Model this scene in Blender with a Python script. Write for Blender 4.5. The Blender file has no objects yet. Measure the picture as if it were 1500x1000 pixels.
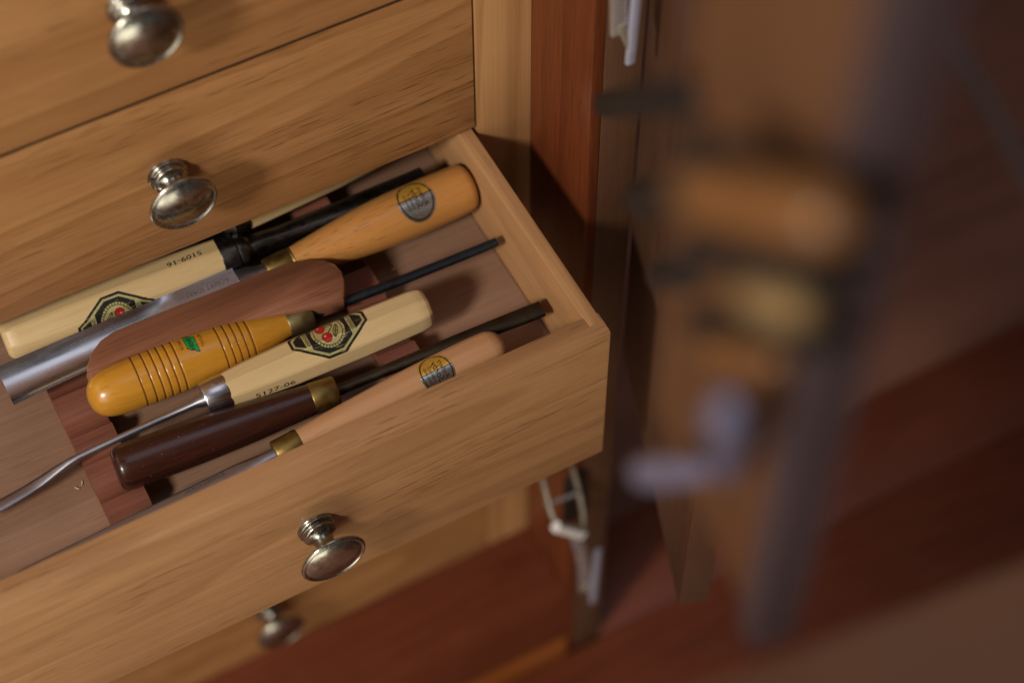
import bpy, bmesh, math, random
from mathutils import Matrix, Vector
random.seed(7)
PI = math.pi
S = bpy.context.scene
C = S.collection
ZO = 640.0                                   # the floor under the cabinet is z = 0; lengths below are millimetres

# ------------------------------------------------------------------ camera
CAMR = Matrix(((0.88126131, 0.39450435, -0.26027836), (-0.47262229, 0.73256983, -0.48986693), (-0.00258256, 0.55471413, 0.83203700)))
CAMP = Vector((-333.57, -511.73, 903.15))
FPX = 2917.0
cam = bpy.data.cameras.new('camera'); co = bpy.data.objects.new('camera', cam); C.objects.link(co)
co.matrix_world = Matrix.Translation((CAMP + Vector((0, 0, ZO))) * .001) @ CAMR.to_4x4()
cam.sensor_width = 36; cam.lens = FPX * 36 / 1500; cam.clip_start = .01; cam.clip_end = 100
cam.dof.use_dof = True; cam.dof.focus_distance = 1.105; cam.dof.aperture_fstop = 3.0
S.camera = co

# ------------------------------------------------------------------ light
w = bpy.data.worlds.new('World'); S.world = w; w.use_nodes = True
bg = w.node_tree.nodes['Background']; bg.inputs[0].default_value = (.95, .86, .86, 1); bg.inputs[1].default_value = .075
def area(name, pos, target, size, power, col, sy=None):
    d = bpy.data.lights.new(name, 'AREA'); d.size = size; d.energy = power; d.color = col
    if sy: d.shape = 'RECTANGLE'; d.size_y = sy
    o = bpy.data.objects.new(name, d); C.objects.link(o)
    p = Vector((pos[0], pos[1], pos[2] + ZO)) * .001; t = Vector((target[0], target[1], target[2] + ZO)) * .001
    o.location = p; o.rotation_euler = (t - p).to_track_quat('-Z', 'Y').to_euler()
    return o
area('window_key', (-1650, -760, 1370), (0, 30, -50), .28, 41, (1.0, .93, .83))
area('window_soft', (-2100, -1500, 900), (-150, 60, -50), 1.7, 18, (1.0, .93, .83), 1.4)
area('low_glint_panel', (-900, -1450, -330), (-200, 60, 0), 1.4, 10, (1.0, .95, .78), .8)  # added, unseen panel that gives the knobs a pale reflection
area('overhead_glint_panel', (120, 60, 2100), (-150, 100, -50), 1.2, 4.5, (.84, .88, 1.0))  # added, unseen cool panel overhead, for reflections on the steel blades
S.view_settings.view_transform = 'Standard'; S.view_settings.look = 'None'
S.view_settings.exposure = 0; S.view_settings.gamma = 1

# ------------------------------------------------------------------ materials
def nt(name):
    m = bpy.data.materials.new(name); m.use_nodes = True
    t = m.node_tree; b = t.nodes['Principled BSDF']
    return m, t, b
def N(t, kind, **kw):
    n = t.nodes.new(kind)
    for k, v in kw.items(): setattr(n, k, v)
    return n
def ramp(t, fac, stops):
    r = N(t, 'ShaderNodeValToRGB'); e = r.color_ramp.elements
    while len(e) < len(stops): e.new(.5)
    for i, (p, c) in enumerate(stops):
        e[i].position = p; e[i].color = (c[0], c[1], c[2], 1) if not isinstance(c, (int, float)) else (c, c, c, 1)
    t.links.new(fac, r.inputs[0]); return r.outputs[0]
def mixc(t, fac, a, b, mode='MIX'):
    m = N(t, 'ShaderNodeMix', data_type='RGBA', blend_type=mode)
    for sock, v in ((m.inputs[0], fac), (m.inputs[6], a), (m.inputs[7], b)):
        if isinstance(v, bpy.types.NodeSocket): t.links.new(v, sock)
        elif isinstance(v, (int, float)): sock.default_value = v
        else: sock.default_value = (v[0], v[1], v[2], 1)
    return m.outputs[2]
def noise(t, vec, scale, detail=3, rough=.55, dist=0):
    n = N(t, 'ShaderNodeTexNoise'); n.inputs['Scale'].default_value = scale; n.inputs['Detail'].default_value = detail
    n.inputs['Roughness'].default_value = rough; n.inputs['Distortion'].default_value = dist
    t.links.new(vec, n.inputs['Vector']); return n.outputs['Fac']
def mapping(t, vec, sc, loc=(0, 0, 0)):
    m = N(t, 'ShaderNodeMapping'); m.inputs['Scale'].default_value = sc; m.inputs['Location'].default_value = loc
    t.links.new(vec, m.inputs['Vector']); return m.outputs[0]
def wood(name, dark, mid, light, axis=0, rings=70, fibre=.5, pores=.5, rough=.42, seed=0., blot=.35, bump=.25, stretch=1.0, coat=0., specks=0., ringamp=.34, medamp=.55):
    m, t, b = nt(name)
    tc = N(t, 'ShaderNodeTexCoord'); oi = N(t, 'ShaderNodeObjectInfo')
    add = N(t, 'ShaderNodeVectorMath', operation='ADD'); mul = N(t, 'ShaderNodeVectorMath', operation='SCALE')
    cmb = N(t, 'ShaderNodeCombineXYZ')
    for i in range(3): t.links.new(oi.outputs['Random'], cmb.inputs[i])
    t.links.new(cmb.outputs[0], mul.inputs[0]); mul.inputs['Scale'].default_value = 7.3
    t.links.new(tc.outputs['Object'], add.inputs[0]); t.links.new(mul.outputs[0], add.inputs[1])
    v = add.outputs[0]
    def sc(al, ac): return tuple((al * stretch if i == axis else ac) for i in range(3))
    big = noise(t, mapping(t, v, sc(2.2, 9), (seed, seed * 2, 1)), 1.0, 2, .5)
    # growth rings: bands in a slowly wandering field
    wv = N(t, 'ShaderNodeMath', operation='MULTIPLY'); t.links.new(noise(t, mapping(t, v, sc(1.1, 13), (seed, 3, seed)), 1.0, 1.5, .45, .3), wv.inputs[0]); wv.inputs[1].default_value = rings / 7.
    fr = N(t, 'ShaderNodeMath', operation='FRACT'); t.links.new(wv.outputs[0], fr.inputs[0])
    ring = ramp(t, fr.outputs[0], [(0, .0), (.55, .35), (.9, 1.), (1, .0)])
    fib = noise(t, mapping(t, v, sc(22, 700), (seed, seed, 5)), 1.0, 4, .65)
    med = noise(t, mapping(t, v, sc(4.5, 190), (2, seed, 5)), 1.0, 3, .6)
    col = ramp(t, med, [(.25, tuple(.45 * p + .55 * q for p, q in zip(dark, mid))), (.5, mid), (.75, light)])
    col = mixc(t, medamp, col, ramp(t, big, [(.3, mid), (.7, light)]))
    rr = N(t, 'ShaderNodeMath', operation='MULTIPLY'); t.links.new(ring, rr.inputs[0]); rr.inputs[1].default_value = ringamp
    col = mixc(t, rr.outputs[0], col, dark)
    fm = N(t, 'ShaderNodeMath', operation='MULTIPLY'); t.links.new(ramp(t, fib, [(.44, 0.), (.66, 1.)]), fm.inputs[0]); fm.inputs[1].default_value = fibre * .5
    col = mixc(t, fm.outputs[0], col, dark)
    if pores:
        po = ramp(t, noise(t, mapping(t, v, sc(44, 1000), (9, seed, 1)), 1.0, .6, .5), [(.625, 0.), (.69, 1.)])
        gate = ramp(t, noise(t, mapping(t, v, sc(7, 30), (4, seed, 8)), 1.0, 1, .5), [(.40, .15), (.64, 1.)])
        pg = N(t, 'ShaderNodeMath', operation='MULTIPLY'); t.links.new(po, pg.inputs[0]); t.links.new(gate, pg.inputs[1])
        pm = N(t, 'ShaderNodeMath', operation='MULTIPLY'); t.links.new(pg.outputs[0], pm.inputs[0]); pm.inputs[1].default_value = pores * .8
        col = mixc(t, pm.outputs[0], col, tuple(x * .45 for x in dark))
    bl = noise(t, mapping(t, v, (11, 11, 11), (seed, 7, 7)), 1.0, 3, .6)
    col = mixc(t, blot, col, ramp(t, bl, [(.32, .62), (.68, 1.0)]), 'MULTIPLY')
    if specks:
        sp = ramp(t, noise(t, mapping(t, v, (900, 900, 900)), 1.0, 1, .5), [(.77, 0.), (.80, 1.)])
        sm = N(t, 'ShaderNodeMath', operation='MULTIPLY'); t.links.new(sp, sm.inputs[0]); sm.inputs[1].default_value = specks
        col = mixc(t, sm.outputs[0], col, (.55, .42, .32))
    t.links.new(col, b.inputs['Base Color'])
    t.links.new(ramp(t, bl, [(.3, rough * .8), (.7, min(1, rough * 1.25))]), b.inputs['Roughness'])
    b.inputs['Specular IOR Level'].default_value = .38
    if coat: b.inputs['Coat Weight'].default_value = coat; b.inputs['Coat Roughness'].default_value = .16
    if bump:
        bp = N(t, 'ShaderNodeBump'); bp.inputs['Strength'].default_value = bump; bp.inputs['Distance'].default_value = .0006
        t.links.new(fib, bp.inputs['Height']); t.links.new(bp.outputs[0], b.inputs['Normal'])
    return m
def metal(name, c1, c2, rough, sc=180., metallic=1., stretch=(1, 1, 1), bump=.05, r2=None):
    m, t, b = nt(name); tc = N(t, 'ShaderNodeTexCoord')
    v = mapping(t, tc.outputs['Object'], stretch)
    n1 = noise(t, v, sc, 4, .65); n2 = noise(t, v, sc * .12, 3, .6)
    col = mixc(t, ramp(t, n2, [(.35, 0.), (.65, 1.)]), c1, c2)
    col = mixc(t, .3, col, ramp(t, n1, [(.3, .55), (.65, 1.)]), 'MULTIPLY')
    t.links.new(col, b.inputs['Base Color']); b.inputs['Metallic'].default_value = metallic
    t.links.new(ramp(t, n1, [(.3, rough), (.75, r2 or rough * 1.7)]), b.inputs['Roughness'])
    bp = N(t, 'ShaderNodeBump'); bp.inputs['Strength'].default_value = bump; bp.inputs['Distance'].default_value = .0004
    t.links.new(n1, bp.inputs['Height']); t.links.new(bp.outputs[0], b.inputs['Normal'])
    return m
def printed(name, rough=.35):
    m, t, b = nt(name); a = N(t, 'ShaderNodeAttribute'); a.attribute_name = 'Col'
    tc = N(t, 'ShaderNodeTexCoord'); n = noise(t, tc.outputs['Object'], 420, 3, .6)
    cw = mixc(t, .35, a.outputs['Color'], ramp(t, n, [(.3, .55), (.7, 1.)]), 'MULTIPLY')
    ws = ramp(t, noise(t, mapping(t, tc.outputs['Object'], (160, 900, 900)), 1., 2, .6), [(.60, 0.), (.72, .6)])
    t.links.new(mixc(t, ws, cw, (.40, .29, .15)), b.inputs['Base Color'])
    t.links.new(a.outputs['Alpha'], b.inputs['Metallic']); b.inputs['Roughness'].default_value = rough
    bp = N(t, 'ShaderNodeBump'); bp.inputs['Strength'].default_value = .12; bp.inputs['Distance'].default_value = .0003
    t.links.new(n, bp.inputs['Height']); t.links.new(bp.outputs[0], b.inputs['Normal'])
    return m
def plain(name, col, rough=.6, var=.3, sc=60.):
    m, t, b = nt(name); tc = N(t, 'ShaderNodeTexCoord')
    n = noise(t, tc.outputs['Object'], sc, 4, .6)
    t.links.new(mixc(t, var, col, ramp(t, n, [(.3, .5), (.7, 1.)]), 'MULTIPLY'), b.inputs['Base Color'])
    b.inputs['Roughness'].default_value = rough; b.inputs['Specular IOR Level'].default_value = .2; return m

M = {}
pine = dict(dark=(.215, .086, .023), mid=(.385, .182, .066), light=(.465, .238, .096))
M['front'] = wood('pine_front', **pine, axis=0, rings=75, fibre=.5, pores=.9, rough=.40, seed=3., blot=.2, ringamp=.5, medamp=.5)
M['front_open'] = wood('pine_front_open', (.250, .118, .046), (.395, .205, .088), (.465, .258, .120), axis=0, rings=75, fibre=.5, pores=.85, rough=.43, seed=11., blot=.2, ringamp=.46, medamp=.5)
M['side'] = wood('pine_side', (.26, .118, .045), (.40, .205, .086), (.48, .265, .120), axis=1, rings=40, fibre=.5, pores=.35, rough=.45, seed=5., blot=.2)
M['stile'] = wood('pine_stile', (.25, .110, .038), (.41, .205, .080), (.50, .270, .115), axis=2, rings=110, fibre=.35, pores=.2, rough=.42, seed=2., blot=.15, ringamp=.55, stretch=.25)
M['red'] = wood('red_stained', (.046, .010, .004), (.132, .031, .009), (.195, .051, .015), axis=2, rings=60, fibre=1.0, pores=.3, rough=.33, seed=8., blot=.4, specks=.5)
M['redx'] = wood('red_stained_base', (.075, .017, .009), (.14, .033, .014), (.19, .048, .020), axis=0, rings=50, fibre=.6, pores=.2, rough=.34, seed=4., blot=.45)
M['orange'] = wood('orange_plinth', (.14, .036, .008), (.25, .068, .014), (.31, .095, .020), axis=0, rings=40, fibre=.5, pores=.2, rough=.36, seed=4.)
M['floorply'] = wood('drawer_bottom', (.175, .090, .055), (.265, .147, .092), (.345, .200, .130), axis=0, rings=30, fibre=.6, pores=.35, rough=.55, seed=6., blot=.4, specks=.35)
M['mahog'] = wood('mahogany_rest', (.115, .034, .019), (.205, .068, .040), (.28, .105, .066), axis=0, rings=30, fibre=.7, pores=.6, rough=.55, seed=9., blot=.4, bump=.4)
M['paddle'] = wood('walnut_paddle', (.125, .044, .020), (.235, .090, .046), (.31, .130, .070), axis=0, rings=45, fibre=.6, pores=.7, rough=.45, seed=12., blot=.25)
M['pale'] = wood('pale_hornbeam', (.40, .255, .105), (.57, .405, .200), (.65, .485, .265), axis=0, rings=18, fibre=.28, pores=.2, rough=.36, seed=1., blot=.10, bump=.08)
M['beech'] = wood('orange_beech', (.36, .142, .030), (.50, .222, .055), (.58, .275, .080), axis=0, rings=30, fibre=.5, pores=.5, rough=.34, seed=7., blot=.4, bump=.08, coat=.2)
M['beech2'] = wood('light_beech', (.36, .170, .075), (.50, .262, .125), (.58, .325, .170), axis=0, rings=20, fibre=.3, pores=.3, rough=.4, seed=17., blot=.16, bump=.08)
M['yellow'] = wood('yellow_boxwood', (.38, .155, .014), (.51, .228, .020), (.57, .272, .032), axis=0, rings=30, fibre=.4, pores=.3, rough=.28, seed=14., blot=.42, bump=.05, coat=.35)
M['rosewood'] = wood('rosewood', (.010, .003, .002), (.034, .0095, .0055), (.072, .020, .011), axis=0, rings=50, fibre=.8, pores=.6, rough=.30, seed=15., blot=.4, bump=.12, coat=.25, specks=.55)
M['groove'] = plain('burnt_groove', (.16, .052, .006), .5)
M['brown_door'] = wood('brown_door', (.048, .019, .009), (.086, .036, .017), (.112, .050, .024), axis=2, rings=30, fibre=.5, pores=.2, rough=.55, seed=21., blot=.3)
M['tan_door'] = wood('tan_door', (.058, .023, .010), (.092, .038, .016), (.116, .050, .022), axis=2, rings=30, fibre=.4, pores=.1, rough=.45, seed=22.)
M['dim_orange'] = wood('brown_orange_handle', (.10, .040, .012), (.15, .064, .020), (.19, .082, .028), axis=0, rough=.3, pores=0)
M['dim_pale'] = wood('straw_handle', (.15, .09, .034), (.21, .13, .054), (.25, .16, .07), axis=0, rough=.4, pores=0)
M['purple'] = plain('dark_painted_edge', (.050, .034, .038), .45)
M['ground'] = wood('brown_floor', (.13, .052, .034), (.25, .105, .068), (.33, .145, .095), axis=0, rings=20, fibre=.3, pores=.1, rough=.6, seed=31.)
M['dark'] = plain('dark_recess', (.012, .008, .006), .8)
M['seam_shade'] = plain('painted_seam_shade', (.030, .014, .009), .55)  # near-black tone that paints the shade in the drawer seams
M['bench'] = wood('bench_board', (.066, .027, .012), (.102, .043, .020), (.13, .058, .028), axis=0, rings=30, fibre=.4, pores=.2, rough=.5, seed=25.)
M['brass_knob'] = metal('antique_brass', (.50, .48, .42), (.27, .26, .22), .14, 260., bump=.07, r2=.36)
M['brass'] = metal('dull_brass', (.36, .245, .075), (.20, .135, .045), .36, 200., stretch=(1, 1, 1), r2=.6)
M['brass_dull'] = metal('tarnished_brass', (.28, .21, .10), (.20, .15, .07), .42, 160., r2=.6)
M['steel'] = metal('bright_steel', (.72, .71, .76), (.56, .55, .60), .20, 120., stretch=(.15, 1, 1), r2=.34, bump=.01)
M['steel_soft'] = metal('satin_steel', (.42, .41, .46), (.34, .33, .37), .33, 140., stretch=(.2, 1, 1), r2=.5)
M['dark_steel'] = metal('dark_steel', (.090, .090, .105), (.055, .055, .065), .36, 140., r2=.6)
M['blued'] = metal('blued_steel', (.055, .065, .085), (.035, .04, .05), .45, 160., r2=.7)
M['black_steel'] = metal('black_forged_steel', (.16, .145, .13), (.07, .062, .056), .24, 220., bump=.25, r2=.5)
M['bronze_steel'] = metal('brown_steel', (.080, .062, .042), (.050, .040, .030), .36, 120., r2=.6)
M['chrome'] = metal('nickel_latch', (.66, .64, .63), (.54, .53, .54), .20, 90., metallic=.75)
M['blue_glint_steel'] = metal('blue_glint_steel', (.52, .54, .70), (.45, .47, .62), .30, 60., metallic=.6)  # bluish reflected light put into the base colour
M['catch'] = metal('blue_glint_catch', (.34, .36, .55), (.22, .23, .38), .24, 60., metallic=.75)  # blue of a window reflection painted into the metal's colour
M['latch_dark'] = metal('dull_latch_plate', (.10, .10, .09), (.06, .06, .05), .4, 60.)
M['latch_warm'] = metal('worn_nickel', (.42, .37, .30), (.30, .26, .21), .3, 120., metallic=.6)
M['latch_white'] = metal('bright_nickel', (.92, .90, .88), (.85, .84, .82), .3, 90., metallic=.25)
M['rod_grey'] = metal('dull_grey_rod', (.16, .145, .14), (.12, .11, .105), .5, 60., metallic=.3)
M['print'] = printed('printed_label', .38)
M['foil'] = printed('foil_label', .24)
M['ink'] = plain('black_ink', (.012, .010, .008), .5)
M['ink_soft'] = plain('worn_ink', (.07, .045, .022), .6)
M['etch'] = plain('etched_mark', (.10, .095, .10), .5)
M['chip'] = plain('pale_shaving', (.62, .46, .33), .7)
M['screw'] = metal('screw', (.4, .36, .3), (.3, .27, .22), .3, 200.)

# ------------------------------------------------------------------ helpers
def mk(name, verts, faces, mat, parent=None, smooth=None, org=(0, 0, 0)):
    """one mesh object; verts in mm (parent's local frame when parented), org = origin in mm"""
    me = bpy.data.meshes.new(name)
    me.from_pydata([((x - org[0]) * .001, (y - org[1]) * .001, (z - org[2]) * .001) for x, y, z in verts], [], faces)
    bm = bmesh.new(); bm.from_mesh(me); bmesh.ops.recalc_face_normals(bm, faces=bm.faces); bm.to_mesh(me); bm.free()
    me.materials.append(M[mat])
    if smooth is not None:
        me.shade_smooth() if hasattr(me, 'shade_smooth') else [setattr(p, 'use_smooth', True) for p in me.polygons]
        if smooth < 180: me.set_sharp_from_angle(angle=math.radians(smooth))
    o = bpy.data.objects.new(name, me); C.objects.link(o)
    o.parent = parent
    o.location = Vector(org) * .001 if parent else Vector((org[0], org[1], org[2] + ZO)) * .001
    return o
def tag(o, label=None, cat=None, group=None, kind=None):
    if label: o['label'] = label
    if cat: o['category'] = cat
    if group: o['group'] = group
    if kind: o['kind'] = kind
    return o
def thing(name, loc, label, cat, group=None, rot=None):
    o = bpy.data.objects.new(name, None); C.objects.link(o); o.empty_display_size = .02
    o.location = Vector((loc[0], loc[1], loc[2] + ZO)) * .001
    if rot is not None: o.rotation_euler = rot
    return tag(o, label, cat, group)
def boxgeo(x0, x1, y0, y1, z0, z1, bev=0., seg=2):
    bm = bmesh.new(); bmesh.ops.create_cube(bm, size=1)
    for v in bm.verts:
        v.co = Vector(((x0 + x1) / 2 + v.co.x * (x1 - x0), (y0 + y1) / 2 + v.co.y * (y1 - y0), (z0 + z1) / 2 + v.co.z * (z1 - z0)))
    if bev: bmesh.ops.bevel(bm, geom=bm.edges[:], offset=bev, segments=seg, profile=.6, affect='EDGES')
    bm.verts.index_update()
    vs = [tuple(v.co) for v in bm.verts]; fs = [[v.index for v in f.verts] for f in bm.faces]; bm.free()
    return vs, fs
def box(name, x0, x1, y0, y1, z0, z1, mat, parent=None, bev=.8, off=(0, 0, 0), org=(0, 0, 0)):
    vs, fs = boxgeo(x0 - off[0], x1 - off[0], y0 - off[1], y1 - off[1], z0 - off[2], z1 - off[2], bev)
    return mk(name, vs, fs, mat, parent, 40, org)
def lathegeo(prof, n=48, frame=None):
    """prof: (s, r) along local x"""
    vs, fs = [], []
    for s, r in prof:
        for k in range(n):
            a = 2 * PI * k / n; vs.append((s, r * math.cos(a), r * math.sin(a)))
    for i in range(len(prof) - 1):
        for k in range(n): fs.append((i * n + k, i * n + (k + 1) % n, (i + 1) * n + (k + 1) % n, (i + 1) * n + k))
    fs.append(tuple(range(n))); fs.append(tuple((len(prof) - 1) * n + k for k in range(n)))
    return vs, fs
def xform(vs, f): return [f(*v) for v in vs]
def sweep(path, sec, closed=True, up=(0, 0, 1)):
    """path: list of points; sec: list per point of 2-D loops (side, up)"""
    vs, fs = [], []; n = len(sec[0])
    for i, p in enumerate(path):
        a = Vector(path[max(i - 1, 0)]); b = Vector(path[min(i + 1, len(path) - 1)]); t = (b - a).normalized()
        sd = t.cross(Vector(up)).normalized(); u = sd.cross(t).normalized()
        for (q, r) in sec[i]:
            vs.append(tuple(Vector(p) + sd * q + u * r))
    for i in range(len(path) - 1):
        for k in range(n if closed else n - 1): fs.append((i * n + k, i * n + (k + 1) % n, (i + 1) * n + (k + 1) % n, (i + 1) * n + k))
    if closed: fs.append(tuple(range(n))); fs.append(tuple((len(path) - 1) * n + k for k in range(n)))
    return vs, fs
def superel(w, h, n=16, p=2.6):
    out = []
    for k in range(n):
        a = 2 * PI * k / n; c, s = math.cos(a), math.sin(a)
        out.append((w / 2 * math.copysign(abs(c) ** (2 / p), c), h / 2 * math.copysign(abs(s) ** (2 / p), s)))
    return out
def interp(tab, s):
    if s <= tab[0][0]: return tab[0][1]
    for (a, ra), (b, rb) in zip(tab, tab[1:]):
        if s <= b:
            k = (s - a) / (b - a); return ra + (rb - ra) * k
    return tab[-1][1]
def smoothtab(pts, n=70):
    """Catmull-Rom through (s, r)"""
    out = []
    for i in range(len(pts) - 1):
        p0 = pts[max(i - 1, 0)]; p1 = pts[i]; p2 = pts[i + 1]; p3 = pts[min(i + 2, len(pts) - 1)]
        m = max(2, int(n / (len(pts) - 1)))
        for j in range(m):
            k = j / m; h = []
            for d in (0, 1):
                h.append(.5 * (2 * p1[d] + (p2[d] - p0[d]) * k + (2 * p0[d] - 5 * p1[d] + 4 * p2[d] - p3[d]) * k * k + (3 * p1[d] - p0[d] - 3 * p2[d] + p3[d]) * k ** 3))
            out.append((h[0], max(h[1], .05)))
    out.append(pts[-1]); return out
def patch(name, surf, u0, u1, v0, v1, step, colf, mat, parent, off=.12):
    """a thin printed skin on a surface: surf(u, v, off) -> local mm; colf(u, v) -> (r, g, b, metallic) or None"""
    nu = int((u1 - u0) / step); nv = int((v1 - v0) / step)
    idx, vs, fs, cols = {}, [], [], []
    def vi(i, j):
        if (i, j) not in idx:
            idx[(i, j)] = len(vs); vs.append(surf(u0 + (u1 - u0) * i / nu, v0 + (v1 - v0) * j / nv, off))
        return idx[(i, j)]
    for i in range(nu):
        for j in range(nv):
            c = colf(u0 + (u1 - u0) * (i + .5) / nu, v0 + (v1 - v0) * (j + .5) / nv)
            if c: fs.append((vi(i, j), vi(i + 1, j), vi(i + 1, j + 1), vi(i, j + 1))); cols.append(c)
    me = bpy.data.meshes.new(name); me.from_pydata([(x * .001, y * .001, z * .001) for x, y, z in vs], [], fs)
    at = me.color_attributes.new('Col', 'FLOAT_COLOR', 'CORNER')
    buf = []
    for c in cols: buf.extend(list(c) * 4)
    at.data.foreach_set('color', buf)
    for p in me.polygons: p.use_smooth = True
    me.materials.append(M[mat])
    o = bpy.data.objects.new(name, me); C.objects.link(o); o.parent = parent
    return o
def lettering(name, body, surf, u, v, size, rot, mat, parent, off=.16, shear=0., sx=1.):
    """text laid on a surface, centred at (u, v) mm, rot in degrees in the (u, v) plane"""
    cu = bpy.data.curves.new(name, 'FONT'); cu.body = body; cu.size = size; cu.align_x = 'CENTER'; cu.align_y = 'CENTER'; cu.shear = shear; cu.resolution_u = 2
    ob = bpy.data.objects.new(name, cu); C.objects.link(ob)
    dg = bpy.context.evaluated_depsgraph_get(); me = bpy.data.meshes.new_from_object(ob.evaluated_get(dg))
    bpy.data.objects.remove(ob); bpy.data.curves.remove(cu)
    r = math.radians(rot)
    for q in me.vertices:
        x, y = q.co.x * sx, q.co.y
        q.co = Vector(surf(u + x * math.cos(r) - y * math.sin(r), v + x * math.sin(r) + y * math.cos(r), off)) * .001
    me.materials.clear(); me.materials.append(M[mat]); me.name = name
    o = bpy.data.objects.new(name, me); C.objects.link(o); o.parent = parent
    return o
def at(u, v, depth):
    """a point seen at photo pixel (u, v), depth mm from the camera plane"""
    return CAMP + CAMR @ Vector(((u - 750) / FPX, -(v - 500) / FPX, -1)) * depth
def on(u, v, ax, val):
    d = CAMR @ Vector(((u - 750) / FPX, -(v - 500) / FPX, -1)); return CAMP + d * ((val - CAMP[ax]) / d[ax])

# ------------------------------------------------------------------ setting
L = 160.7; H = 128.65; PITCH = 130.0; TH = 15.3; ST = 8.2; XL = -736.0
g = box('floor', -2500, 2500, -2500, 2500, -665, -640, 'ground', None, 0); tag(g, kind='structure')
g = box('wall', -2500, 2500, 900, 930, -640, 1800, 'ground', None, 0); tag(g, kind='structure')

# ------------------------------------------------------------------ cabinet carcass
cab = thing('tool_cabinet', (-184, L, -640), 'wooden tool cabinet with pine frame and red stained side around the drawers', 'cabinet')
co_ = (-184, L, -640)
def cbox(name, x0, x1, y0, y1, z0, z1, mat, bev=.8): return box(name, x0, x1, y0, y1, z0, z1, mat, cab, bev, co_)
XS0, XS1, RY = 1.4, 37.3, 94.0
cbox('stile', XS0, XS1, L - .2, L + 22, -518, 420, 'stile', 1.2)
cbox('stile', XL - 38, XL - 2, L - .2, L + 22, -518, 420, 'stile', 1.2)
cbox('side_panel', XS1 + .05, XS1 + 7.5, RY, 470, -640, 420, 'red', 1.4)
cbox('side_panel', XL - 58, XL - 38.1, RY, 470, -640, 420, 'red', 1.4)
cbox('hinge_post', XS1 + 7.6, 69.5, RY + .3, RY + 40, -640, 420, 'brown_door', 1.2)
cbox('bottom_board', XL - 38, XS1, RY + 1.5, 470, -603, -518.2, 'redx', 2)
cbox('plinth', XL - 38, XS1 - .1, RY - 3, RY + 20, -640, -603.2, 'orange', 2)
cbox('base_plate', XL - 58, 1300, -220, RY - 3.2, -640, -626, 'redx', 2)
for zz in (1.2 + PITCH, -PITCH, -2 * PITCH): cbox('seam_shade_strip', XL + .5, -.5, L - .9, L + 60, zz + .05, zz + 2.0, 'seam_shade', 0)  # strips added to stand for the shadow gaps between drawer fronts
yb_ = on(950, 735, 2, -626).y
cbox('base_plate', 70, 1300, RY - 3.1, yb_, -640, -626.2, 'redx', 2)
cbox('back_panel', XL - 38, XS1, 455, 469, -518, 420, 'dark', 0)
cbox('top_rail', XL - 2, XS0, L, L + 22, 262, 420, 'stile', 1)
cbox('top_board', XL - 38, XS1, L + 1, 469, 420.2, 440, 'redx', 1)

# knob, shared mesh: lathe about -Y
kp = [(0, 0.5), (0, 10.4), (1.1, 11.0), (2.6, 10.8), (3.2, 9.4), (3.8, 8.9), (4.7, 9.7), (6.2, 9.4), (7.4, 7.6), (10, 5.9), (13.5, 5.5), (16.5, 6.6), (18.6, 9.8),
      (20.2, 14.2), (21.2, 17.6), (22.1, 18.9), (23.1, 19.1), (24.0, 18.5), (24.2, 17.7), (23.7, 17.1), (23.6, 16.6), (24.2, 15.8), (25.2, 13.8), (26.2, 11.0), (26.9, 8.0), (27.35, 5.0), (27.55, 2.4), (27.6, .4)]
kv, kf = lathegeo(smoothtab(kp, 112), 56)
kv = xform(kv, lambda s, a, b: (a, -s, b))
kob = mk('knob', kv, kf, 'brass_knob', None, 60); KM = kob.data; bpy.data.objects.remove(kob)
def knob(parent, loc, rz=0., sc=1.):
    o = bpy.data.objects.new('knob', KM); C.objects.link(o); o.parent = parent; o.location = Vector(loc) * .001
    o.rotation_euler = (0, rz, 0); o.scale = (sc, sc, sc); return o
def drawer(yf, z0, mat, label, opened=False, rz=0.):
    """front face at y = yf, top at z0"""
    d = thing('drawer', (-184, yf, z0 - H), label, 'drawer', 'drawers of the tool cabinet')
    of = (-184, yf, z0 - H)
    B = lambda name, x0, x1, y0, y1, za, zb, m, bev=.8: box(name, x0, x1, y0, y1, za, zb, m, d, bev, of)
    B('front', XL, 0, yf, yf + TH, z0 - H + (0 if opened else .9), z0, mat, 1.6 if opened else .7)
    dep = 270
    B('side', -1.1 - ST, -1.1, yf + (TH - 7.2 if opened else TH), yf + dep, z0 - H + 14, z0 + (.14 if opened else -.25), 'side', .7)
    B('side', XL + 1.1, XL + 1.1 + ST, yf + TH - .4, yf + dep, z0 - H + 14, z0 - .25, 'side', .9)
    B('back', XL + 1.1 + ST + .05, -1.1 - ST - .05, yf + dep - 10, yf + dep - .5, z0 - H + 15, z0 - 1, 'side', .6)
    B('bottom', XL + 1.1 + ST + .7, -1.1 - ST - .7, yf + TH + .5, yf + dep - 10.2, z0 - 70, z0 - 62, 'floorply', 0)
    knob(d, (0, .2, H - (130 - 68.6)), rz); knob(d, (-368, .2, H - (130 - 68.6)), rz + 1.)
    return d, of
drawer(L - 1.3, 1.2 + 2 * PITCH, 'front', 'closed pine drawer directly above the drawer whose lower edge hangs over the tools', rz=.5)
drawer(L, 1.2 + PITCH, 'front', 'closed pine drawer right above the open drawer of chisels', rz=1.4)
od, oof = drawer(0, 0, 'front_open', 'open pine drawer full of chisels and gouges', True, rz=2.6)
drawer(L, -PITCH, 'front', 'closed pine drawer hidden right below the open drawer', rz=.2)
drawer(L, -2 * PITCH, 'front', 'closed pine drawer second above the red cabinet base', rz=.9)
drawer(L, -3 * PITCH, 'front', 'lowest pine drawer just above the red cabinet base', rz=1.9)

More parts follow.
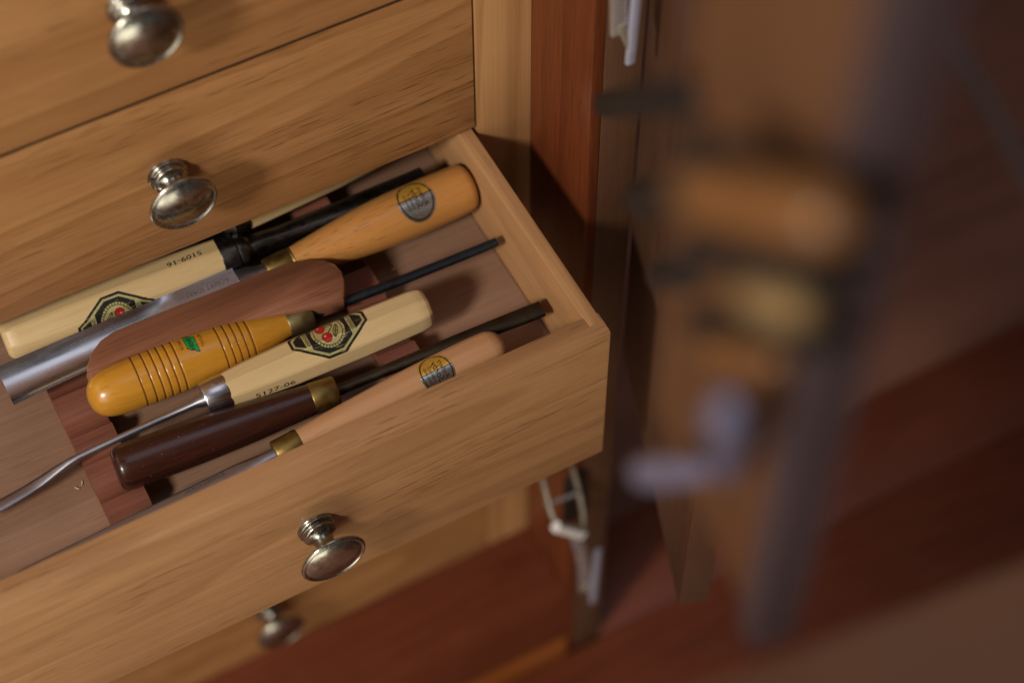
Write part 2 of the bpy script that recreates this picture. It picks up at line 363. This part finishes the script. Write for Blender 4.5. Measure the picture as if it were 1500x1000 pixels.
# mahogany rests in the open drawer: notched battens running front to back
def rest(x0, x1, notches, ya, yb, zt=-44.5):
    ys = [ya + (yb - ya) * i / 150 for i in range(151)]; top = []
    for y in ys:
        z = zt
        for (c, r, dz) in notches:
            q = abs(y - c)
            if q < r: z = min(z, zt + dz * math.sqrt(max(0, 1 - (q / r) ** 2)) - 0)
        top.append(z)
    vs = []
    for x in (x0, x1):
        vs += [(x, y, z) for y, z in zip(ys, top)]; vs += [(x, ys[-1], -62.1), (x, ys[0], -62.1)]
    n = 153; fs = [tuple(range(n)), tuple(range(n, 2 * n))] + [(i, (i + 1) % n, n + (i + 1) % n, n + i) for i in range(n)]
    vs = [(a - oof[0], b - oof[1], c - oof[2]) for a, b, c in vs]
    return mk('tool_rest', vs, fs, 'mahog', od, 35)
rest(-283, -259, [(40, 9, -7), (70, 11, -8), (92, 7, -6), (118, 13, -9), (147, 13, -8), (178, 13, -8), (208, 12, -8)], 16, 245)
rest(-108, -86, [(41, 9, -1), (56, 6, -6), (85, 11, -8), (106, 5, -5), (148, 14, -8), (172, 7, -6), (205, 12, -8)], 16, 245)

# ------------------------------------------------------------------ tools in the drawer
def tool(name, butt, tip, label, group=None):
    b = Vector(butt); t = Vector(tip); x = (t - b).normalized(); y = Vector((0, 0, 1)).cross(x).normalized(); z = x.cross(y)
    R = Matrix((x, y, z)).transposed()
    o = thing(name, butt, label, 'carving tool', group, R.to_euler())
    side = -1 if x.x > 0 else 1                       # local y sign that faces the drawer front
    def loc(p): q = R.transposed() @ (Vector(p) - b); return (q.x, q.y, q.z)
    return o, side, loc
def rsurf(tab, side):
    """u along the axis from the butt, v = arc length (mm) round from the front side over the top"""
    def f(u, v, off):
        r = interp(tab, u); a = v / max(r, 1); r += off
        return (u, side * r * math.cos(a), r * math.sin(a))
    return f
def osurf(tab, side, th0):
    """octagonal handle; tab gives the apothem, th0 = angle of one facet's normal"""
    def f(u, v, off):
        ap = interp(tab, u); a = v / (ap * 1.04)
        q = (a - th0 + PI / 8) % (PI / 4) - PI / 8
        r = min(ap / math.cos(q), ap * 1.067) + off
        return (u, side * r * math.cos(a), r * math.sin(a))
    return f
def octhandle(name, tab, side, th0, mat, parent):
    vs, fs = [], []; n = 16; be = .19
    for s, ap in tab:
        for k in range(8):
            for e in (-1, 1):
                a = th0 + k * PI / 4 + e * (PI / 8 - be * .3); r = ap / math.cos(PI / 8 - be * .3)
                vs.append((s, side * r * math.cos(a), r * math.sin(a)))
    for i in range(len(tab) - 1):
        for k in range(n): fs.append((i * n + k, i * n + (k + 1) % n, (i + 1) * n + (k + 1) % n, (i + 1) * n + k))
    fs.append(tuple(range(n))); fs.append(tuple((len(tab) - 1) * n + k for k in range(n)))
    return mk(name, vs, fs, mat, parent, 14)
def lathe(name, prof, mat, parent, n=48, sharp=40):
    vs, fs = lathegeo(prof, n); return mk(name, vs, fs, mat, parent, sharp)
GOLD = (.62, .56, .24, .55); BLK = (.010, .010, .009, 0.); RED = (.42, .012, .010, 0.)
def inpoly(x, y, P):
    ins = True
    for (a, b), (c, d) in zip(P, P[1:] + P[:1]):
        if (c - a) * (y - b) - (d - b) * (x - a) < 0: ins = False; break
    return ins
def octo(k):   # the emblem's outline shrunk by k mm
    return [(23 - k, 3.5 - k * .45), (5.2 - k * .25, 16 - k), (-5.2 + k * .25, 16 - k), (-23 + k, 3.5 - k * .45), (-23 + k, -3.5 + k * .45), (-5.2 + k * .25, -16 + k), (5.2 - k * .25, -16 + k), (23 - k, -3.5 + k * .45)]
def inoct(x, y, k): return inpoly(x, y, octo(k))
def cherry_emblem(x, y):
    if not inoct(x, y, 0): return None
    if not inoct(x, y, 1.5): return BLK
    if not inoct(x, y, 2.9): return GOLD
    r = math.hypot(x, y)
    y /= 1.12; r = math.hypot(x, y)
    if r < 10.0:
        if 8.0 < r < 8.4 or r > 9.6: return BLK
        if 8.4 <= r:                                   # ring of small marks
            return (.20, .17, .06, .3) if (math.degrees(math.atan2(y, x)) % 11 < 5 and abs(y) > 2.2) else GOLD
        x /= .86; y /= .86
        for cx, cy in ((-4.2, 3.6), (-2.2, -4.0)):
            q = math.hypot(x - cx, y - cy)
            if q < 3.5:
                return (.75, .30, .24, 0.) if math.hypot(x - cx + .9, y - cy - 1.0) < .75 else (BLK if q > 3.1 else RED)
        for cx, cy, an, a, b in ((4.8, -1.6, 65, 5.0, 1.8), (2.6, 5.2, 20, 5.2, 1.7)):
            c, s = math.cos(math.radians(an)), math.sin(math.radians(an)); p = (x - cx) * c + (y - cy) * s; q = -(x - cx) * s + (y - cy) * c
            e = (p / a) ** 2 + (q / b) ** 2
            if e < 1: return BLK if (e > .66 or abs(q) < .22 or (abs(p * 1.6) % 2.2 < .45)) else (.42, .38, .14, .4)
        for (x0, y0, x1, y1) in ((-3.0, 5.5, 4.6, 3.2), (-.6, -1.8, 4.6, 3.2)):
            k = max(0, min(1, ((x - x0) * (x1 - x0) + (y - y0) * (y1 - y0)) / ((x1 - x0) ** 2 + (y1 - y0) ** 2)))
            if math.hypot(x - x0 - k * (x1 - x0), y - y0 - k * (y1 - y0)) < .32: return BLK
        return GOLD
    if 11.9 < abs(x) < 14.9: return GOLD
    return BLK
def foil_emblem(ra, rb, split):
    def f(x, y):
        e = (x / ra) ** 2 + (y / rb) ** 2
        if e > 1: return None
        top = y > split
        base = (.60, .33, .045, .35) if top else (.50, .50, .48, .9)
        if .70 < e < .84: return (.03, .022, .012, .1)
        if abs(y - split) < .3: return (.05, .04, .025, .2)
        return base
    return f
TXT = PI / 180

# --- pale octagonal gouge, butt at the left, partly under the drawer above (number facet up)
tb = [(0, 8.2), (.9, 9.8), (2.5, 10.9), (5, 11.7), (9, 12.1), (45, 12.6), (85, 12.2), (115, 11.0), (131, 10.3)]
tb1 = [(0, 8.8), (.9, 10.4), (2.5, 11.6), (5, 12.4), (9, 12.9), (45, 13.5), (85, 13.2), (115, 12.4), (131, 11.9)]
o, sd, lc = tool('carving_gouge', (-294, 172.4, -28), (-43, 165.0, -31.5), 'pale eight-sided gouge with black collar, stamped 5109-16, tucked under the closed drawer', 'pale eight-sided gouges')
octhandle('handle', tb1, sd, math.radians(52), 'pale', o)
lathe('ferrule', [(130, 3), (130, 12.6), (131, 13.0), (140, 12.4), (141, 11.2), (142.2, 11.5), (146, 10.6), (147.5, 9.2), (149, 8)], 'black_steel', o)
pth = [(147, 0, 0), (151, 0, 0), (157, 0, 0), (166, 0, 0), (190, 0, 0), (225, 0, 1), (262, 0, 2)]
vs, fs = sweep(pth, [superel(13, 13), superel(13.5, 14), superel(12, 14), superel(12, 11.5), superel(13, 11), superel(15, 9), superel(17, 7)])
mk('blade', vs, fs, 'black_steel', o, 60)
sf = osurf(tb1, sd, math.radians(52))
AP = 13.3 * 1.04
patch('label', lambda u, v, q: sf(63 + u, 2 * TXT * AP + v, q), -23.2, 23.2, -16.2, 16.2, .25, lambda x, y: cherry_emblem(-x, -y), 'print', o)
for du, tx in ((-13.4, 'GERMANY'), (13.4, 'CHERRIES')): lettering('label_lettering', tx, lambda u, v, q: sf(63 + u, 2 * TXT * AP + v, q), du, 0, 3.0, 90, 'ink', o, .26, sx=.85)
lettering('stamped_number', '5109-16', sf, 110, 88 * TXT * 12.5 * 1.04, 5.0, 180, 'ink', o, .2, sx=1.3)

# --- second pale handle beyond it, only a sliver shows below the closed drawer
tb2 = [(0, 8), (1, 9.8), (3, 11), (8, 11.9), (60, 12.3), (112, 10.6), (122, 10.2)]
o, sd, lc = tool('carving_gouge', (-22, 203, -29), (-195, 177, -16), 'pale handled gouge with black collar behind the black shank, mostly hidden', 'pale eight-sided gouges')
octhandle('handle', tb2, sd, math.radians(52), 'pale', o)
lathe('ferrule', [(121, 3), (121, 11), (122, 11.4), (131, 11.2), (132, 10), (137, 8)], 'black_steel', o)
vs, fs = sweep([(136, 0, 0), (142, 0, 0), (150, 0, 0), (160, 0, -2)], [superel(12, 12), superel(11, 11), superel(8, 7), superel(7, 4)]); mk('blade', vs, fs, 'black_steel', o, 60)

# --- orange beech handle, wide bright gouge reaching to the left
o, sd, lc = tool('turning_gouge', (-10.6, 147.5, -29.5), (-300, 146, -33), 'orange varnished beech gouge with brass collar and broad bright steel blade')
hp = smoothtab([(0, 9.5), (.8, 11.6), (2.6, 13.4), (6, 14.6), (14, 15.2), (38, 15.6), (62, 15.0), (85, 12.9), (105, 10.4), (116, 9.0)], 90)
lathe('handle', [(0, .3)] + hp, 'beech', o, 64)
lathe('ferrule', [(115.8, 3), (115.8, 9.0), (116.4, 9.4), (117.6, 9.0), (118.4, 9.4), (132, 8.7), (133, 8.2), (133, 4)], 'brass', o)
# blade: shank then an open channel
path = [(132, 0, 0), (137, 0, .5), (143, 0, 1), (150, 0, 1)]
vs, fs = sweep(path, [superel(11, 11), superel(12, 12), superel(17, 11), superel(20, 9)]); mk('shank', vs, fs, 'steel_soft', o, 60)
def channel(x0, x1, wid, dep, th, n=18, m=60):
    vs, fs = [], []; k2 = 2 * (n + 1)
    for i in range(m + 1):
        x = x0 + (x1 - x0) * i / m; ww = wid(x) / 2; depth = dep(x); ring = []
        for j in range(n + 1):
            q = -1 + 2 * j / n; ring.append((x, q * ww, -depth * max(0, 1 - (q / .93) ** 2) ** .5))
        for j in range(n, -1, -1):
            q = -1 + 2 * j / n; ring.append((x, q * ww * .98, -th - max(depth, 1.5) * math.sqrt(max(0, 1 - q * q)) * .9))
        vs += ring
    for i in range(m):
        for j in range(k2): fs.append((i * k2 + j, i * k2 + (j + 1) % k2, (i + 1) * k2 + (j + 1) % k2, (i + 1) * k2 + j))
    fs.append(tuple(range(k2))); fs.append(tuple(m * k2 + j for j in range(k2)))
    return vs, fs
def hollow(x):
    k = max(0., min(1., (x - 186) / 26)); return .15 + 5.0 * k * k * (3 - 2 * k)
vs, fs = channel(150, 293, lambda x: 20.5 + 4.0 * (x - 148) / 144, hollow, 1.2); mk('blade', [(x, y + 1.2 * (x - 150) / 140, z + 3.6 - .2 * y) for x, y, z in vs], fs, 'steel', o, 50)
blade_s = lambda u, v, q: (u, v, 3.5 - .2 * v + q)
lettering('stamped_name', 'ROBERT SORBY', blade_s, 168, -4.6, 3.8, 0, 'etch', o, .12)
sf = rsurf([(0, 15)] + hp, sd)
fe = foil_emblem(11.4, 14.4, 1.5); vc = 75 * TXT * 15.4
patch('label', lambda u, v, q: sf(38 + u, vc + v, q), -11.6, 11.6, -14.6, 14.6, .25, fe, 'foil', o)
for i, (tx, du, sz) in enumerate((('Robert', -4.6, 4.4), ('Sorby', -.6, 5.6), ('SHEFFIELD', 3.3, 2.3), ('ENGLAND', 5.8, 2.3))):
    lettering('label_lettering', tx, lambda u, v, q: sf(38 + u, vc + v, q), du, 0, sz, 90, 'ink', o, .24, shear=.35 if i < 2 else 0)

# --- walnut paddle laid over the tools
ZP = -21.5
top_px = [(126, 549), (127, 534), (133, 516), (146, 498), (166, 484), (200, 470), (250, 450), (310, 427), (380, 399), (425, 383), (450, 378.5), (475, 380), (492, 387), (501, 397), (505, 410), (505.5, 424), (503, 436),
          (480, 443), (440, 453), (390, 463), (330, 477), (270, 494), (215, 512), (175, 528), (148, 542), (134, 553)]
outl = [on(u, v, 2, ZP) for u, v in top_px]
pc = sum((Vector(p) for p in outl), Vector()) / len(outl)
pd = tag(bpy.data.objects.new('wooden_paddle', None), 'flat reddish brown wooden paddle with rounded ends lying between the tools', 'paddle'); C.objects.link(pd)
pd.location = Vector((pc.x, pc.y, ZP - 14 + ZO)) * .001
n = len(outl); vs, fs = [], []
for z, k in ((-14, .93), (-12.5, .985), (-2.2, 1.0), (-.7, .985), (0, .94)):
    for p in outl:
        d = p - pc; sx_ = 1 - (1 - k) * .18; vs.append((d.x * sx_, d.y * k, z + 14))
for r in range(4):
    for k in range(n): fs.append((r * n + k, r * n + (k + 1) % n, (r + 1) * n + (k + 1) % n, (r + 1) * n + k))
fs.append(tuple(range(n))); fs.append(tuple(4 * n + k for k in range(n)))
mk('blade', vs, fs, 'paddle', pd, 50)

# --- yellow boxwood handle with burnt grooves, dark shank to the right
o, sd, lc = tool('carving_chisel', (-266.5, 114.5, -31), (-18, 105, -33), 'glossy yellow boxwood chisel with burnt rings and a green label')
gr = [29.5, 35.2, 40, 44.4, 48.7, 53]; gr2 = [78.5, 83, 87.2, 91.4, 95.6]
base = smoothtab([(0, .6), (.5, 4), (2, 7.6), (5, 10.8), (10, 13.0), (18, 14.2), (32, 14.6), (60, 14.5), (84, 13.2), (104, 10.4), (117, 7.6), (119, 7.2)], 240)
def grooved(s, r):
    for g_ in gr + gr2:
        q = abs(s - g_)
        if q < .55: r -= .5 * (1 - q / .55)
    return r
ss = sorted(set([p[0] for p in base] + [g_ + d for g_ in gr + gr2 for d in (-.55, -.25, 0, .25, .55)]))
hp = [(s, grooved(s, interp(base, s))) for s in ss]
lathe('handle', [(0, .2)] + hp, 'yellow', o, 64, 60)
for g_ in gr + gr2:
    r = interp(base, g_); lathe('burnt_ring', [(g_ - .48, r - .62), (g_ - .42, r - .10), (g_, r - .30), (g_ + .42, r - .10), (g_ + .48, r - .62)], 'groove', o, 48, 80)
lathe('ferrule', [(118.5, 3), (118.5, 7.7), (119.2, 8.0), (133, 7.8), (133.6, 7.4), (133.6, 3)], 'brass_dull', o)
vs, fs = sweep([(132, 0, 0), (140, 0, 0), (190, 0, -1), (240, 0, 0), (251, 0, .6)], [superel(6.4, 6), superel(6, 5.6), superel(5.6, 4.6), superel(5.8, 4.2), superel(5.4, 3.6)]); mk('shank', vs, fs, 'blued', o, 60)
sf = rsurf(base, sd)
vc = 103 * TXT * 14
def green(x, y):
    if abs(y + .25 * x) < 3.4 and abs(x) < 5: return (.005, .26, .055, 0.) if (abs(y + .25 * x) < 3.0 and abs(x) < 4.6) else (.008, .012, .008, 0.)
    return None
patch('label', lambda u, v, q: sf(63 + u * .62, vc + v * 1.8, q), -5.2, 5.2, -5.2, 5.2, .2, green, 'print', o)
lettering('label_lettering', 'HENRY', lambda u, v, q: sf(63 + u, vc + v, q), 0, .0, 3.6, 90, 'ink', o, .26)
lettering('label_lettering', 'TAYLOR', lambda u, v, q: sf(63 + u, vc + v, q), 6.0, -1, 2.6, 90, 'groove', o, .2)
lettering('label_lettering', 'ACORN', lambda u, v, q: sf(63 + u, vc + v, q), -5.6, 1, 2.4, 90, 'groove', o, .2)

# --- pale octagonal spoon gouge, butt at the right
o, sd, lc = tool('carving_gouge', (-72.5, 82.5, -31), (-196, 85.5, -32), 'pale eight-sided bent gouge with shiny steel collar, stamped 5127-06', 'pale eight-sided gouges')
th = math.radians(53)
octhandle('handle', tb[:-2] + [(112, 11.0), (123.5, 9.9)], sd, th, 'pale', o)
lathe('ferrule', [(123, 3), (123, 10.2), (123.6, 10.5), (136, 10.0), (137, 9.6), (137.4, 5)], 'steel', o)
pw = [(-206, 85.6, -32), (-211, 85.7, -32), (-216, 85.8, -32.5), (-240, 86.5, -34), (-265, 87, -35.5), (-284, 87.3, -37), (-290, 87.2, -38.2), (-298, 86.8, -40), (-308, 86, -42.6), (-318, 85, -44), (-330, 83.6, -44), (-345, 81.5, -42.5), (-352, 80, -41)]
sz = [(9, 9), (8, 8), (4.0, 4.4), (3.7, 4.0), (3.7, 4.0), (4.0, 4.2), (4.8, 4.4), (5.8, 3.2), (6.8, 2.6), (7.2, 2.2), (7.4, 1.8), (7.4, 1.5), (7, 1)]
vs, fs = sweep([lc(p) for p in pw], [superel(a, b, 14, 2.2) for a, b in sz]); mk('blade', vs, fs, 'steel_soft', o, 60)
t5 = tb[:-2] + [(112, 11.0), (123.5, 9.9)]
sf = osurf(t5, sd, th)
vc = 100 * TXT * 12.5 * 1.04
patch('label', lambda u, v, q: sf(60 + u, vc + v, q), -23.2, 23.2, -16.2, 16.2, .25, lambda x, y: cherry_emblem(-x, y), 'print', o)
for du, tx in ((13.4, 'GERMANY'), (-13.4, 'CHERRIES')): lettering('label_lettering', tx, lambda u, v, q: sf(60 - u, vc + v, q), -du, 0, 3.0, -90, 'ink', o, .26, sx=.85)
lettering('stamped_number', '5127-06', lambda u, v, q: sf(99 - u, v, q), 0, 0, 4.5, 0, 'ink', o, .2, sx=1.6)

# --- rosewood handle, brown steel blade to the right
o, sd, lc = tool('carving_chisel', (-269.5, 69.5, -37), (-19, 49, -36), 'dark rosewood chisel with brass collar next to the front row')
hp = smoothtab([(0, 8.0), (.6, 10.0), (2.2, 11.8), (5, 12.8), (12, 13.1), (40, 12.9), (75, 11.6), (100, 9.8), (114, 8.9)], 90)
lathe('handle', [(0, .3)] + hp, 'rosewood', o, 56)
lathe('ferrule', [(113.6, 3), (113.6, 8.9), (114.4, 9.2), (128, 8.6), (128.6, 8.2), (128.6, 3)], 'brass', o)
vs, fs = sweep([(128, 0, 0), (134, 0, 0), (150, 0, 1.5), (200, 0, 4.5), (245, 0, 6.5), (254, 0, 7)], [superel(7, 7), superel(6, 6), superel(6, 6), superel(8.5, 6), superel(10.5, 5), superel(10.5, 4)]); mk('blade', vs, fs, 'bronze_steel', o, 60)

# --- light beech handle against the drawer front, blade to the left
o, sd, lc = tool('turning_chisel', (-46, 39.8, -31.5), (-335, 34.0, -42), 'light matt beech chisel with foil label lying along the drawer front')
hp = smoothtab([(0, .6), (.6, 4.6), (2.4, 7.8), (6, 10.2), (12, 11.2), (30, 11.6), (60, 11.3), (95, 9.9), (120, 8.6), (128, 8.2)], 90)
lathe('handle', [(0, .2)] + hp, 'beech2', o, 56)
lathe('ferrule', [(127.6, 3), (127.6, 8.4), (128.3, 8.7), (142, 8.2), (142.6, 7.8), (142.6, 3)], 'brass', o)
vs, fs = sweep([(142, 0, 0), (149, 0, 0), (157, 0, 0), (165, 0, 0), (288, 0, 0), (296, 0, -.6)], [superel(8, 8), superel(8, 8), superel(10, 6.5), superel(11, 4.6, 16, 5), superel(11.5, 4.2, 16, 6), superel(11.5, 1.0, 16, 6)])
mk('blade', vs, fs, 'steel_soft', o, 40)
lettering('stamped_name', 'ROBERT SORBY', lambda u, v, q: (u, v, 2.4 + q), 184, -3.4, 3.4, 0, 'etch', o, .12)
sf = rsurf([(0, 11)] + hp, sd); fe = foil_emblem(10, 13, 1.0); vc = 70 * TXT * 11.5
patch('label', lambda u, v, q: sf(44 + u, vc + v, q), -10.1, 10.1, -13.1, 13.1, .25, fe, 'foil', o)
for i, (tx, du, sz_) in enumerate((('Robert', -4.2, 4.0), ('Sorby', -.6, 5.2), ('SHEFFIELD', 3.2, 2.2), ('ENGLAND', 5.6, 2.2))):
    lettering('label_lettering', tx, lambda u, v, q: sf(44 + u, vc + v, q), du, 0, sz_, 90, 'ink', o, .24, shear=.35 if i < 2 else 0)

# --- a few pale shavings on the drawer bottom
for (u, v, a) in ((576, 395, .3), (120, 708, 1.1), (113, 715, 2.2)):
    p = on(u, v, 2, -61.7); c_, s_ = math.cos(a), math.sin(a); vs = []
    for z in (0, .35):
        for q, r in ((-1.5, -.35), (-.2, -.5), (1.4, -.2), (1.5, .3), (.1, .45), (-1.4, .25)): vs.append((q * c_ - r * s_, q * s_ + r * c_, z + abs(q) * .3))
    fs = [(0, 1, 2, 3, 4, 5), (6, 7, 8, 9, 10, 11)] + [(i, (i + 1) % 6, 6 + (i + 1) % 6, 6 + i) for i in range(6)]
    w_ = mk('wood_shaving', vs, fs, 'chip'); w_.location = Vector((p.x, p.y, p.z - .1 + ZO)) * .001
    tag(w_, 'tiny pale speck of wood under the orange gouge handle' if u > 500 else 'tiny pale wood shaving on the drawer bottom beside the bent gouge shank', 'shaving', 'shavings in the drawer')

# ------------------------------------------------------------------ latches on the red side panel
def wire(name, pts, r, mat, parent, off):
    vs, fs = sweep([(p[0] - off[0], p[1] - off[1], p[2] - off[2]) for p in pts], [superel(2 * r, 2 * r, 10, 2)] * len(pts), up=(.3, .2, .93)); return mk(name, vs, fs, mat, parent, 60)
LB = on(838, 778, 1, 66)
def latch(dz):
    """wire bail, bar, strap and lever; dz lifts the lower latch's shape to the upper one's height"""
    t = bpy.data.objects.new('latch', None); C.objects.link(t); t.parent = cab
    base = Vector((LB.x, RY, LB.z)); t.location = (base + Vector((0, 0, dz)) - Vector(co_)) * .001
    P = lambda u, v, y: tuple(on(u, v, 1, y) - base)
    def strip(name, pts, w_, h_, mat): vs, fs = sweep(pts, [superel(w_, h_, 12, 4)] * len(pts), up=(0, -1, .2)); return mk(name, vs, fs, mat, t, 50)
    q = Vector(P(828, 735, RY)); box('plate', q.x - 2, q.x + 17, -2.4, .5, q.z - 30, q.z + 34, 'latch_dark', t, .8)
    strip('side_arm', [P(792, 690, 93), P(800, 722, 88), P(808, 752, 76), P(820, 776, 66)], 3.5, 5, 'latch_warm')
    strip('side_arm', [P(838, 682, 92), P(848, 720, 86), P(854, 752, 74), P(853, 780, 66)], 3.0, 5, 'latch_warm')
    wire('wire_loop', [P(799, 738, 82), P(848, 721, 82)], 1.6, 'chrome', t, (0, 0, 0))
    strip('bar', [P(814, 771, 66), P(853, 781, 66)], 8, 6.5, 'latch_white')
    strip('strap', [P(842, 782, 67), P(850, 806, 64), P(855, 830, 62), P(856, 862, 62)], 9, 3, 'chrome')
    strip('lever', [P(876, 806, 60), P(868, 880, 60)], 5.5, 3, 'blue_glint_steel')
    strip('lever_tab', [P(858, 858, 61), P(870, 872, 60)], 5, 2.4, 'latch_warm')
    return t
latch(0.)
latch(on(922, 92, 1, 60).z - on(868, 880, 1, 60).z)

# ------------------------------------------------------------------ tall brown door standing ajar on the right
ang = math.atan2(1, -.357)          # the leaf runs from the back towards the front
dx, dy = -.357 / math.hypot(.357, 1), -1 / math.hypot(.357, 1)      # direction towards the front
h0 = Vector((36 + .357 * 93, 93, -640))
dr = thing('cabinet_door', h0, 'brown wooden door hanging ajar beside the red side panel', 'door', rot=(0, 0, math.atan2(dy, dx)))
# local: x along the leaf to the front, y = left normal -> +y is the outer side (towards +X)
box('leaf', 0, 190, .5, 19, 452, 1250, 'brown_door', dr, 1.5)

# ------------------------------------------------------------------ near door of the upper cupboard, out of focus
def slab(name, p0, p1, z0, z1, th, mat, parent, org):
    """upright board between plan points p0 and p1"""
    d = Vector((p1[0] - p0[0], p1[1] - p0[1], 0)); nrm = Vector((d.y, -d.x, 0)).normalized() * th; vs = []
    for z in (z0, z1):
        for q in (Vector((p0[0], p0[1], z)), Vector((p1[0], p1[1], z)), Vector((p1[0], p1[1], z)) + nrm, Vector((p0[0], p0[1], z)) + nrm): vs.append(tuple(q - Vector(org)))
    return mk(name, vs, [(0, 1, 2, 3), (4, 5, 6, 7), (0, 1, 5, 4), (1, 2, 6, 5), (2, 3, 7, 6), (3, 0, 4, 7)], mat, parent)
PB = at(1082, 905, 640); zb = PB.z; A = PB; B_ = on(960, 620, 2, zb)
nd = thing('cupboard_door', (A.x, A.y, zb), 'blurred tan cupboard door with a dark outer edge, hanging open', 'door')
no = (A.x, A.y, zb); ux, uy = (A.x - B_.x), (A.y - B_.y)
slab('panel', (B_.x, B_.y), (A.x, A.y), zb + 12, zb + 420, -8, 'tan_door', nd, no)
slab('stile', (A.x, A.y), (A.x + ux * .15, A.y + uy * .15), zb, zb + 420, -14, 'purple', nd, no)
def rod(name, p0, p1, prof, mat, parent=None, org=None, n=32):
    """a turned piece between two points; prof: (fraction, radius mm)"""
    p0 = Vector(p0); p1 = Vector(p1); d = p1 - p0; q = d.to_track_quat('X', 'Z').to_matrix()
    vs, fs = lathegeo([(k * d.length, r) for k, r in prof], n)
    o_ = Vector(org) if org else p0
    o = mk(name, [tuple(q @ Vector(v) + p0 - o_) for v in vs], fs, mat, parent, 50)
    if not parent: o.location = Vector((o_.x, o_.y, o_.z + ZO)) * .001
    return o
pn = Vector((uy, -ux, 0)).normalized()
if pn.x > 0: pn = -pn
def npt(u, v, off=0.):
    """point seen at pixel (u, v) on the near door's inner face, off mm in front of it"""
    d = CAMR @ Vector(((u - 750) / FPX, -(v - 500) / FPX, -1)); q = Vector((A.x, A.y, 0)) + pn * off
    return CAMP + d * ((q - CAMP).dot(pn) / d.dot(pn))
rod('catch_bolt', npt(938, 692, 22), npt(1045, 686, 8), [(0, 2), (.04, 4.6), (.3, 5.4), (.7, 4.4), (1, 3)], 'catch', nd, no)
rod('catch_knob', npt(1070, 690, 6), npt(1070, 590, 22), [(0, 3), (0, 4.0), (.35, 4.2), (.55, 6.6), (.8, 7.2), (.94, 5.5), (1, 2)], 'catch', nd, no)
tag(rod('metal_rod', at(1385, 40, 640), at(1530, 300, 620), [(0, 1.6), (0, 2.2), (1, 2.2), (1, 1.6)], 'rod_grey'), 'thin grey metal rod slanting across the dark background beyond the cupboard door', 'rod')
HP = [(0, 3), (0, 6), (.06, 8.0), (.3, 9.6), (.7, 9.4), (.94, 8.4), (1, 4)]
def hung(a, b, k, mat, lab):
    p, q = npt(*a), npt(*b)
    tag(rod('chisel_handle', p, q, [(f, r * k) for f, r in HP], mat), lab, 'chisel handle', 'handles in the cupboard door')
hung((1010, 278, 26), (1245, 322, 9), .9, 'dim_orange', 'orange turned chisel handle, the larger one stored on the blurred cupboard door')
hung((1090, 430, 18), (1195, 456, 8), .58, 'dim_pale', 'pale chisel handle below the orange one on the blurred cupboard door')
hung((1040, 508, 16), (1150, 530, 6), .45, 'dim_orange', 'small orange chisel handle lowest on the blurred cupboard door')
for (a, b, r_) in (((1010, 215, 24), (1260, 300, 3), 5.2), ((1020, 362, 20), (1230, 395, 3), 5.4), ((1020, 470, 14), (1210, 500, 3), 4.0)):
    rod('rack_bar', npt(*a), npt(*b), [(0, r_ * .6), (0, r_), (1, r_), (1, r_ * .6)], 'dark', nd, no)
for (a, b, da, r_) in (((888, 153), (1010, 140), 880, 5.8), ((942, 290), (1010, 285), 830, 8.0), ((968, 402), (1010, 402), 800, 5.5)):
    rod('rack_arm', at(*a, da), npt(*b, 2), [(0, r_ * .8), (0, r_), (1, r_), (1, r_ * .8)], 'dark', nd, no)
# ------------------------------------------------------------------ bench board in front, lower right
bd = box('bench_board', -520, 900, -600, 0, -27, 0, 'bench', None, 2); tag(bd, 'blurred brown bench board in front of the cabinet, beside the dark door edge', 'bench')
pv = on(1250, 918, 2, 345); bd.location = Vector((pv.x, pv.y, 345 + ZO)) * .001; bd.rotation_euler = (0, 0, math.radians(-6))
